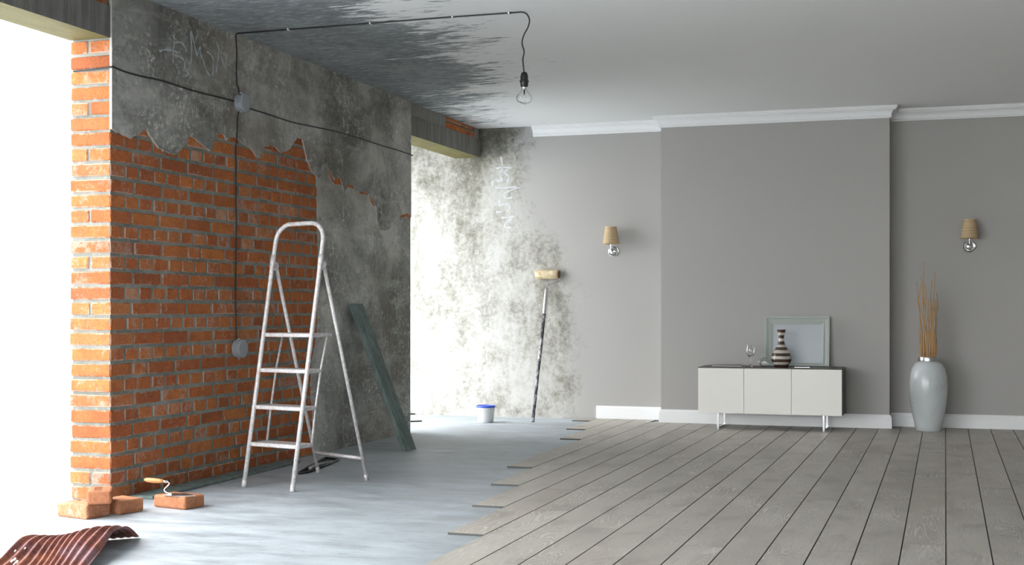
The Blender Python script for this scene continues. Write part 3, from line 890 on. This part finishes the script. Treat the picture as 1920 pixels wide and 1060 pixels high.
loose_brick((-3.853, 5.240, 0), math.radians(-13), (0.205, 0.145, 0.066), 'orange brick lying broadside, lowest at the corner of the pier', [(-0.06, 0.030, 0.030, 0.024), (-0.005, 0.030, 0.030, 0.024)])
loose_brick((-3.762, 5.405, 0), math.radians(-14), (0.150, 0.150, 0.066), 'redder brick on the floor behind the stack, against the pier', None)
loose_brick((-3.778, 5.262, 0.0668), math.radians(33), (0.110, 0.185, 0.064), 'orange brick with slots on top, topmost of the small stack', [(-0.008, -0.052, 0.036, 0.028), (-0.008, -0.004, 0.036, 0.028), (-0.008, 0.044, 0.036, 0.028)])
loose_brick((-3.585, 5.630, 0), math.radians(-11), (0.205, 0.140, 0.062), 'orange brick on the concrete floor carrying the trowel', None)

# trowel on that brick
tw = empty('trowel', (-3.60, 5.60, 0.0625))
tag(tw, 'bricklayer trowel with wooden handle resting on the single brick', 'trowel')
T0 = Vector((-3.60, 5.60, 0.0625))
def tq(x, y, z): return Vector((x, y, z)) - T0
zb = 0.0635
top = [tq(-3.632, 5.560, zb), tq(-3.555, 5.545, zb), tq(-3.470, 5.590, zb), tq(-3.565, 5.660, zb), tq(-3.628, 5.615, zb)]
bm = bmesh.new()
a = [bm.verts.new(p) for p in top]; b = [bm.verts.new(p + Vector((0, 0, 0.0025))) for p in top]
bm.faces.new(a); bm.faces.new(b)
for i in range(5): bm.faces.new((a[i], a[(i + 1) % 5], b[(i + 1) % 5], b[i]))
link('blade', mesh('blade', bm), 'steel', tw)
tang = catmull([tq(-3.600, 5.590, 0.068), tq(-3.635, 5.595, 0.073), tq(-3.653, 5.605, 0.085), tq(-3.640, 5.615, 0.103), tq(-3.634, 5.62, 0.114), tq(-3.645, 5.62, 0.122), tq(-3.66, 5.62, 0.123)], 5)
tube('tang', tang, 0.0032, 'chrome', tw, 8)
tube('ferrule', [tq(-3.650, 5.62, 0.1228), tq(-3.670, 5.62, 0.1236)], 0.0075, 'chrome', tw, 10)
hp = [tq(-3.666, 5.62, .1235), tq(-3.685, 5.62, .1240), tq(-3.710, 5.62, .1250), tq(-3.740, 5.62, .1262), tq(-3.765, 5.62, .1272), tq(-3.776, 5.62, .1275)]
tube('handle', hp, [0.0085, 0.0105, 0.0125, 0.0125, 0.0105, 0.006], 'wood_handle', tw, 12)

# ------------------------------------------------------------------ rusty corrugated sheet
def rusty():
    root = empty('corrugated_sheet', (-3.25, 4.45, 0))
    tag(root, 'bent rusty corrugated metal sheet lying on the floor at bottom left', 'metal sheet')
    O = Vector((-3.25, 4.45, 0))
    Rt = catmull([(-2.93, 3.80, 0.003), (-2.98, 4.02, 0.008), (-3.045, 4.20, 0.030), (-3.105, 4.36, 0.066), (-3.165, 4.50, 0.090), (-3.195, 4.61, 0.080), (-3.225, 4.71, 0.048), (-3.262, 4.815, 0.004)], 6)
    Lt = catmull([(-3.25, 3.70, 0.003), (-3.29, 3.88, 0.010), (-3.335, 4.03, 0.034), (-3.385, 4.16, 0.060), (-3.435, 4.28, 0.072), (-3.470, 4.38, 0.062), (-3.505, 4.48, 0.036), (-3.545, 4.57, 0.004)], 6)
    bm = bmesh.new()
    n, mth = len(Rt), 132
    ridges = 11
    r_ = random.Random(2)
    ph = [r_.uniform(-.35, .35) for _ in range(40)]
    grid = []
    for i in range(n):
        row = []
        f = i / (n - 1)
        for j in range(mth + 1):
            s = j / mth
            p = Lt[i].lerp(Rt[i], s)
            w = s * ridges + 0.22 * math.sin(f * 5 + s * 9) + 0.10 * math.sin(f * 13 + s * 4)
            hgt = (0.0075 if f < 0.8 else 0.0075 - 0.02 * (f - 0.8)) * math.sin(2 * math.pi * w) + 0.004 * math.sin(f * 9 + s * 6)
            bowl = -0.015 * math.sin(math.pi * f) * math.sin(s * 6.5 - 0.6)
            z = p.z + (hgt + bowl) * (0.35 + 0.65 * math.sin(math.pi * min(max(f, 0.06), 0.94)))
            z = max(z, 0.0015 + 0.003 * (1 + math.sin(2 * math.pi * w)))
            row.append(bm.verts.new(Vector((p.x, p.y, z)) - O))
        grid.append(row)
    r_ = random.Random(4)
    for i in range(n - 1):
        for j in range(mth):
            bm.faces.new((grid[i][j], grid[i][j + 1], grid[i + 1][j + 1], grid[i + 1][j]))
    # ragged holes near the left edge
    dele = [f for f in bm.faces if any((f.calc_center_median() + O - Vector(h)).length < rad * (1 + 0.3 * math.sin(f.calc_center_median().x * 900)) for h, rad in (((-3.36, 4.17, 0.06), 0.011), ((-3.345, 4.20, 0.06), 0.007), ((-3.30, 4.08, 0.04), 0.016)))]
    bmesh.ops.delete(bm, geom=dele, context='FACES')
    bmesh.ops.solidify(bm, geom=list(bm.faces), thickness=0.0015)
    o = link('sheet', mesh('sheet', bm, smooth=True), 'rust', root)
rusty()

# ------------------------------------------------------------------ electrics
def jbox(y, z, label):
    root = empty('junction_box', (WX + (0.0095 if z > 1.5 else 0.0), y, z))
    tag(root, label, 'junction box', 'round junction boxes on the brick wall')
    for nm, prof, mt in (('box_body', [(0.0, 0.0), (0.052, 0.0), (0.052, 0.034), (0.0, 0.034)], 'galv'),
                         ('lid', [(0.0, 0.0345), (0.0545, 0.0345), (0.0545, 0.047), (0.051, 0.050), (0.0, 0.0505)], 'galv')):
        o = lathe(nm, prof, mt, root, 28)
        o.rotation_euler = (0, math.pi / 2, 0)
    for a in (0, 90, 180, 270):
        t = math.radians(a)
        d = Vector((0, math.cos(t), math.sin(t)))
        tube('cable_gland', [d * 0.045 + Vector((0.017, 0, 0)), d * 0.062 + Vector((0.017, 0, 0))], 0.010, 'galv', root, 8)
jbox(6.905, 2.202, 'round grey junction box high on the dark plaster')
jbox(6.893, 0.739, 'round grey junction box low on the bare bricks')
XS = WX + 0.0140
cab = [(-4.212, 5.640, 2.184), (-4.17, 5.648, 2.188), (-4.106, 5.648, 2.190), (-4.03, 5.648, 2.193), (-3.990, 5.648, 2.196), (XS, 5.665, 2.1965), (XS, 5.768, 2.190), (XS, 5.909, 2.192), (XS, 6.096, 2.199), (XS, 6.411, 2.194), (XS, 6.70, 2.200), (XS, 6.843, 2.202)]
o = tube('wall_cable', catmull(cab, 5), 0.0045, 'black', None, 8)
tag(o, 'black cable from the pier corner to the upper junction box', 'cable')
cab = [(XS, 6.967, 2.196), (XS, 7.013, 2.186), (XS, 7.262, 2.182), (XS, 7.50, 2.176), (XS, 7.687, 2.179), (XS, 8.156, 2.196), (XS, 8.40, 2.199), (XS, 8.676, 2.197), (XS, 9.0, 2.191), (XS, 9.257, 2.192), (XS, 9.55, 2.186), (XS - 0.006, 9.578, 2.185), (-4.06, 9.575, 2.185)]
o = tube('wall_cable', catmull(cab, 5), 0.0045, 'black', None, 8)
tag(o, 'black cable from the upper junction box to the far wall end', 'cable')
cab = [(XS, 6.893, 2.145), (XS, 6.882, 2.09), (XS, 6.880, 2.03), (XS - 0.003, 6.880, 1.97), (-3.9945, 6.880, 1.90), (-3.9945, 6.884, 1.5), (-3.9945, 6.878, 1.1), (-3.9945, 6.884, 0.86), (-3.9945, 6.890, 0.80)]
o = tube('wall_cable', catmull(cab, 4), 0.0038, 'black', None, 8)
tag(o, 'black cable running down the bricks between the junction boxes', 'cable')

# bare bulb on its cord
pb = empty('bulb_pendant', (-2.183, 6.83, 2.10))
tag(pb, 'bare clear light bulb hanging on a long black cord from the ceiling', 'light bulb')
O = Vector((-2.183, 6.83, 2.10))
cz = ZC - 0.006
c1 = [(XS, 6.900, 2.264), (XS, 6.895, 2.285), (XS, 6.877, 2.31), (XS, 6.872, 2.40), (XS, 6.875, 2.50), (XS, 6.868, 2.565), (XS + 0.006, 6.856, 2.590), (XS + 0.022, 6.845, cz), (-3.90, 6.838, cz), (-3.5, 6.836, cz), (-3.21, 6.832, cz), (-2.682, 6.825, cz), (-2.40, 6.828, cz), (-2.245, 6.83, cz), (-2.195, 6.83, 2.598), (-2.168, 6.83, 2.585), (-2.153, 6.83, 2.552), (-2.162, 6.83, 2.513), (-2.184, 6.83, 2.475), (-2.196, 6.83, 2.43), (-2.184, 6.83, 2.382), (-2.191, 6.83, 2.336), (-2.183, 6.83, 2.262)]
tube('cord', [p - O for p in catmull(c1, 6)], 0.0042, 'black', pb, 8)
for x in (-3.62, -3.10, -2.60, -2.27):
    bm = bmesh.new(); add_box(bm, x - 0.004, x + 0.004, 6.815, 6.846, cz - 0.0065, ZC - 0.0005, bev=0.0015)
    for v in bm.verts: v.co -= O
    link('cord_clip', mesh('cord_clip', bm), 'white_trim', pb)
lathe('socket', [(0, .170), (.010, .170), (.0165, .164), (.0205, .150), (.0215, .125), (.0255, .122), (.0255, .116), (.0215, .113), (.0205, .093), (.0175, .090), (.0175, .0885), (0, .0885)], 'bakelite', pb, 24)
lathe('bulb_cap', [(0, .088), (.0135, .088), (.0140, .083), (.0130, .081), (.0140, .078), (.0128, .074), (0, .074)], 'chrome', pb, 20)
gp = [(.0130, .080), (.0140, .074), (.0200, .062), (.0300, .052), (.0385, .043), (.0425, .034), (.0430, .026), (.0400, .014), (.0320, .004), (.0200, -.003), (.008, -.0055), (0, -.006)]
inner = [(max(r - .0008, 0), z + (.0008 if i > 7 else 0)) for i, (r, z) in enumerate(gp)]
lathe('glass_bulb', gp + inner[::-1], 'glass', pb, 32, closed=True, ang=1.2)
bm = bmesh.new()
add_tube(bm, [(0, 0, .074), (0, 0, .060), (0, 0, .046)], [.005, .0035, .0028], 8)
add_tube(bm, [(0, 0, .048), (-.006, 0, .040), (-.012, 0, .030)], .0007, 5)
add_tube(bm, [(0, 0, .048), (.006, 0, .040), (.012, 0, .030)], .0007, 5)
add_tube(bm, [(-.012, 0, .030), (-.005, .004, .028), (.005, .004, .028), (.012, 0, .030)], .0005, 5)
link('filament', mesh('filament', bm), 'dark_steel', pb)

# ------------------------------------------------------------------ bucket and paint roller
bk = empty('paint_bucket', (-3.742, 10.62, 0))
tag(bk, 'white plastic bucket with blue lid on the concrete floor', 'bucket')
lathe('bucket_body', [(0, 0.001), (.062, .001), (.066, .006), (.0765, .112), (.0800, .113), (.0800, .121), (.0775, .122), (.0778, .128), (0, .128)], 'bucket', bk, 36)
lathe('lid', [(0, .1285), (.0815, .1285), (.083, .131), (.083, .142), (.0805, .146), (.074, .146), (.072, .141), (0, .141)], 'blue', bk, 36)
tube('bucket_handle', catmull([(-.080, 0, .117), (-.070, -.045, .112), (0, -.083, .110), (.070, -.045, .112), (.080, 0, .117)], 5), .0018, 'bucket', bk, 6)

pr = empty('paint_roller', (-3.362, 10.76, 0))
tag(pr, 'paint roller on a long splashed pole leaning on the wall', 'paint roller')
O = Vector((-3.362, 10.76, 0))
foot, topp = Vector((0, 0, 0.001)), Vector((-3.348, 11.135, 1.158)) - O
d = (topp - foot)
tube('pole', [foot + d * 0.0, foot + d * .42, foot + d * .44, foot + d * .80], [.0135, .0135, .0155, .0155], 'pole', pr, 12)
tube('pole_tip', [foot - Vector((0, 0, .0)), foot + d * 0.03], .0150, 'galv', pr, 10)
tube('grip', [foot + d * .80, foot + d * .81, foot + d * .985, foot + d], [.014, .018, .0185, .012], 'steel', pr, 12)
rc = Vector((-3.352, 11.155, 1.278)) - O
hw = 0.104
tube('wire_arm', catmull([topp - d.normalized() * .02, topp + d.normalized() * .022, Vector((-3.30, 11.145, 1.198)) - O, Vector((-3.245, 11.15, 1.222)) - O, Vector((-3.231, 11.152, 1.245)) - O, Vector((-3.230, 11.154, 1.276)) - O, Vector((-3.245, 11.155, 1.278)) - O, rc], 5), .0042, 'wire', pr, 8)
bm = bmesh.new()
pts = [rc + Vector((x, 0, 0)) for x in (-hw, -hw + .006, -.05, 0, .05, hw - .006, hw)]
add_tube(bm, pts, [.034, .040, .0415, .041, .0415, .040, .035], 20)
link('roller_sleeve', mesh('roller_sleeve', bm), 'fleece', pr)
tube('end_cap', [rc + Vector((hw - .001, 0, 0)), rc + Vector((hw + .008, 0, 0))], .0335, 'roller_cap', pr, 20)

# ------------------------------------------------------------------ sideboard
FZ = PT + 0.0012
sb = empty('sideboard', (-1.3285, 10.74, FZ))
tag(sb, 'low sideboard with three cream doors on chrome sled legs', 'sideboard')
O = Vector((-1.3285, 10.74, FZ))
def sbox(name, b, mat, bev=0.0, parent=sb):
    bm = bmesh.new(); add_box(bm, b[0] - O.x, b[1] - O.x, b[2] - O.y, b[3] - O.y, b[4] - O.z, b[5] - O.z, bev=bev)
    return link(name, mesh(name, bm), mat, parent)
SX0, SX1, SYF, SYB, SZ0, SZ1 = -1.893, -0.762, 10.522, 10.935, 0.136, 0.505
sbox('top_panel', (SX0, SX1, SYF + .012, SYB, SZ1 - .022, SZ1), 'walnut', .0012)
sbox('bottom_panel', (SX0, SX1, SYF + .0195, SYB, SZ0, SZ0 + .022), 'walnut', .0012)
sbox('side_panel', (SX0, SX0 + .022, SYF + .0195, SYB, SZ0 + .022, SZ1 - .022), 'walnut', .0012)
sbox('side_panel', (SX1 - .022, SX1, SYF + .0195, SYB, SZ0 + .022, SZ1 - .022), 'walnut', .0012)
sbox('back_panel', (SX0 + .022, SX1 - .022, SYB - .012, SYB, SZ0 + .022, SZ1 - .022), 'walnut')
xs = [SX0 + .001, -1.524, -1.151, SX1 - .001]
for a, b in zip(xs, xs[1:]):
    sbox('door', (a + .0012, b - .0012, SYF, SYF + .018, SZ0 + .001, SZ1 - .008), 'door', .0012)
for x in (-1.735, -0.905):
    ya, yb, t = 10.555, 10.870, .0075
    bm = bmesh.new()
    for (b_) in ((x - t, x + t, ya - t, ya + t, FZ, SZ0), (x - t, x + t, yb - t, yb + t, FZ, SZ0), (x - t, x + t, ya + t, yb - t, FZ, FZ + .014), (x - t, x + t, ya + t, yb - t, SZ0 - .012, SZ0)):
        add_box(bm, b_[0] - O.x, b_[1] - O.x, b_[2] - O.y, b_[3] - O.y, b_[4] - O.z, b_[5] - O.z - .0005, bev=.001)
    link('sled_leg', mesh('sled_leg', bm), 'leg_chrome', sb)

ZT = SZ1 + 0.0008
# picture frame leaning on the chimney breast
pf = empty('picture_frame', (-1.151, 10.905, ZT))
pf.rotation_euler = (math.radians(-7.0), 0, 0)
tag(pf, 'wide sage green picture frame, empty, leaning on the wall above the sideboard', 'picture frame')
w, h, bw, th = 0.261, 0.408, 0.066, 0.022
def rail(pts_out, pts_in):
    bm = bmesh.new()
    # profile from outer edge to inner edge: flat outer, bevel ridge, inner step
    prof = [(0.0, 0.0), (0.0, -th), (0.25, -th), (0.30, -th * .8), (0.62, -th * .55), (0.68, -th * .75), (1.0, -th * .5), (1.0, 0.0)]
    A = [bm.verts.new((pts_out[0][0] + (pts_in[0][0] - pts_out[0][0]) * s, y, pts_out[0][1] + (pts_in[0][1] - pts_out[0][1]) * s)) for s, y in prof]
    B = [bm.verts.new((pts_out[1][0] + (pts_in[1][0] - pts_out[1][0]) * s, y, pts_out[1][1] + (pts_in[1][1] - pts_out[1][1]) * s)) for s, y in prof]
    n = len(prof)
    for i in range(n): bm.faces.new((A[i], A[(i + 1) % n], B[(i + 1) % n], B[i]))
    bm.faces.new(A); bm.faces.new(B[::-1])
    return link('frame_rail', mesh('frame_rail', bm), 'frame', pf)
o4 = [(-w, 0.0), (w, 0.0), (w, h), (-w, h)]
i4 = [(-w + bw, bw * .45), (w - bw, bw * .45), (w - bw, h - bw), (-w + bw, h - bw)]
for i in range(4): rail((o4[i], o4[(i + 1) % 4]), (i4[i], i4[(i + 1) % 4]))
bm = bmesh.new(); add_box(bm, -w + bw - .004, w - bw + .004, -.007, -.002, bw * .4, h - bw + .004)
link('panel', mesh('panel', bm), 'frame_panel', pf)
# striped vase
sv = empty('striped_vase', (-1.250, 10.70, ZT))
tag(sv, 'brown and cream striped bottle vase standing before the picture frame', 'vase')
prof = [(0, 0), (.050, 0), (.054, .004), (.056, .012), (.068, .030), (.079, .052), (.081, .072), (.078, .092), (.068, .116), (.052, .142), (.038, .166), (.028, .188), (.0225, .208), (.0205, .228), (.0215, .246), (.026, .266), (.031, .284), (.0345, .297), (.0345, .301), (.031, .301), (.026, .290), (.018, .262), (.016, .225), (0, .210)]
lathe('vase_body', prof, 'stripes', sv, 40, ang=1.0)
# wine glasses
WG = [(0, 0), (.034, 0), (.0345, .0012), (.030, .003), (.010, .006), (.0045, .011), (.0035, .025), (.0034, .070), (.0045, .080), (.014, .086), (.028, .096), (.0375, .113), (.0395, .130), (.0375, .150), (.0335, .168), (.0318, .176), (.0312, .176), (.0328, .167), (.0367, .149), (.0387, .130), (.0367, .114), (.0275, .0975), (.014, .0882), (0, .0855)]
g1 = empty('wine_glass', (-1.490, 10.65, ZT))
tag(g1, 'stemmed wine glass standing upright on the sideboard', 'glass')
lathe('glass_body', WG, 'glass', g1, 32, ang=1.0)
g2 = empty('wine_glass', (-1.425, 10.80, ZT + .0352))
tag(g2, 'wine glass lying on its side beside the striped vase', 'glass')
g2.rotation_euler = (0, math.radians(87.8), math.radians(-73))
lathe('glass_body', WG, 'glass', g2, 32, ang=1.0)
# magazines
def magazine(loc, rz, size, label):
    root = empty('magazine', loc, rz)
    tag(root, label, 'magazine')
    dx, dy, dz = size
    bm = bmesh.new(); add_box(bm, -dx / 2 + .002, dx / 2 - .002, -dy / 2 + .002, dy / 2 - .002, .0012, dz - .0012)
    link('pages', mesh('pages', bm), 'paper', root)
    for z in (0.0, dz - .0012):
        bm = bmesh.new(); add_box(bm, -dx / 2, dx / 2, -dy / 2, dy / 2, z, z + .0012)
        link('cover', mesh('cover', bm), 'magazine', root)
magazine((-1.69, 10.74, ZT), math.radians(6), (0.24, 0.20, 0.009), 'dark glossy magazine lying at the left end of the sideboard')
rm = empty('remote_control', (-1.075, 10.60, ZT), math.radians(3))
tag(rm, 'slim silver remote control lying before the picture frame', 'remote control')
bm = bmesh.new(); add_box(bm, -.062, .062, -.018, .018, 0, .009, bev=.003, seg=2)
link('case', mesh('case', bm), 'steel', rm)
for i in range(5):
    bm = bmesh.new(); add_box(bm, -.045 + i * .02, -.035 + i * .02, -.007, .007, .009, .0105)
    link('button', mesh('button', bm), 'black', rm)

# ------------------------------------------------------------------ floor vase with twigs
fv = empty('floor_vase', (-0.125, 10.885, FZ))
tag(fv, 'tall grey crackled floor vase with a silver rim', 'vase')
prof = [(0, 0), (.094, 0), (.099, .004), (.108, .060), (.124, .135), (.138, .220), (.146, .300), (.1475, .370), (.142, .435), (.128, .490), (.104, .530), (.078, .548), (.074, .550), (.068, .548), (.060, .52), (0, .50)]
lathe('vase_body', prof, 'marble', fv, 48, ang=1.0)
lathe('rim_band', [(.0755, .549), (.0765, .549), (.0770, .551), (.0770, .581), (.0755, .584), (.070, .584), (.069, .549)], 'steel', fv, 40, closed=True)
tw_r = random.Random(21)
twigs = [(-.052, -.080, 1.190), (-.042, -.062, 1.02), (-.033, -.040, 1.345), (-.023, -.050, 1.24), (-.014, -.024, 1.16), (-.004, .002, 1.05), (.006, .034, .98), (.016, .026, 1.20), (.026, .044, 1.26), (.035, .030, .90), (.044, .052, 1.05), (.053, .062, 1.10)]
ordn = ['leftmost', 'second from the left', 'third from the left, the tallest', 'fourth from the left', 'fifth from the left', 'sixth from the left', 'sixth from the right', 'fifth from the right', 'fourth from the right', 'third from the right, the shortest', 'second from the right', 'rightmost']
for i, (xa, xb, zt) in enumerate(twigs):
    root = empty('twig', (fv.location.x + xa, fv.location.y + (-.028, .012, -.012, .028)[i % 4], FZ + 0.505))
    tag(root, 'dry golden twig in the floor vase, ' + ordn[i] + ' at the rim', 'twig', 'dry twigs in the floor vase')
    H_ = zt - 0.515
    pts, rad = [], []
    ph, am = tw_r.uniform(0, 6), tw_r.uniform(.004, .010)
    dy = (-.028, .012, -.012, .028)[i % 4] * 0.9
    N = 14
    for kk in range(N + 1):
        f = kk / N
        pts.append(Vector(((xb - xa) * f + am * math.sin(ph + f * 11) * f, dy * f + am * .7 * math.cos(ph + f * 9) * f, H_ * f)))
        rad.append(.0038 * (1 - f) + .0022)
    st_ = tube('stem', pts, rad, 'stick', root, 6)
    for b_ in range(2):
        kk = tw_r.randint(6, 11)
        p = pts[kk]
        dd = Vector((tw_r.choice((-1, 1)) * tw_r.uniform(.012, .022), tw_r.uniform(-.01, .01), tw_r.uniform(.07, .13)))
        dd.z = min(dd.z, H_ - p.z)
        tube('side_shoot', [p, p + dd * .5 + Vector((dd.x * .25, 0, 0)), p + dd], [.0032, .0024, .0012], 'stick', root, 5)

# ------------------------------------------------------------------ wall sconces
def sconce(x, label):
    root = empty('wall_sconce', (x, YB, 1.478))
    tag(root, label, 'wall lamp', 'wall lamps with straw shades')
    pl = lathe('backplate', [(0, 0), (.047, 0), (.048, .006), (.043, .010), (.040, .009), (.036, .014), (.030, .013), (.027, .018), (.017, .020), (.014, .030), (.0, .033)], 'chrome', root, 36, ang=0.9)
    pl.rotation_euler = (math.pi / 2, 0, 0)
    arm = catmull([(0, -.028, 0), (0, -.060, -.006), (0, -.088, -.002), (0, -.100, .018), (0, -.100, .045), (0, -.100, .085)], 5)
    tube('arm', arm, .0055, 'chrome', root, 10)
    lathe('bulb_holder', [(0, .062), (.013, .062), (.014, .066), (.014, .105), (0, .105)], 'chrome', root, 16, loc=(0, -.100, 0))
    sh = lathe('lamp_shade', [(.070, .058), (.0715, .058), (.0715, .062), (.0700, .064), (.0495, .206), (.0500, .210), (.0485, .210), (.0480, .206), (.0685, .063)], 'shade', root, 40, loc=(0, -.100, 0), closed=True)
    bm = bmesh.new()
    for a in (0, 120, 240):
        t = math.radians(a)
        add_tube(bm, [(.012 * math.cos(t), .012 * math.sin(t), .100), (.066 * math.cos(t), .066 * math.sin(t), .085)], .0015, 5)
    o = link('shade_spider', mesh('shade_spider', bm), 'chrome', root); o.location = (0, -.100, 0)
sconce(-2.757, 'wall lamp with straw shade and chrome plate left of the chimney breast')
sconce(0.186, 'wall lamp with straw shade and chrome plate above the floor vase')
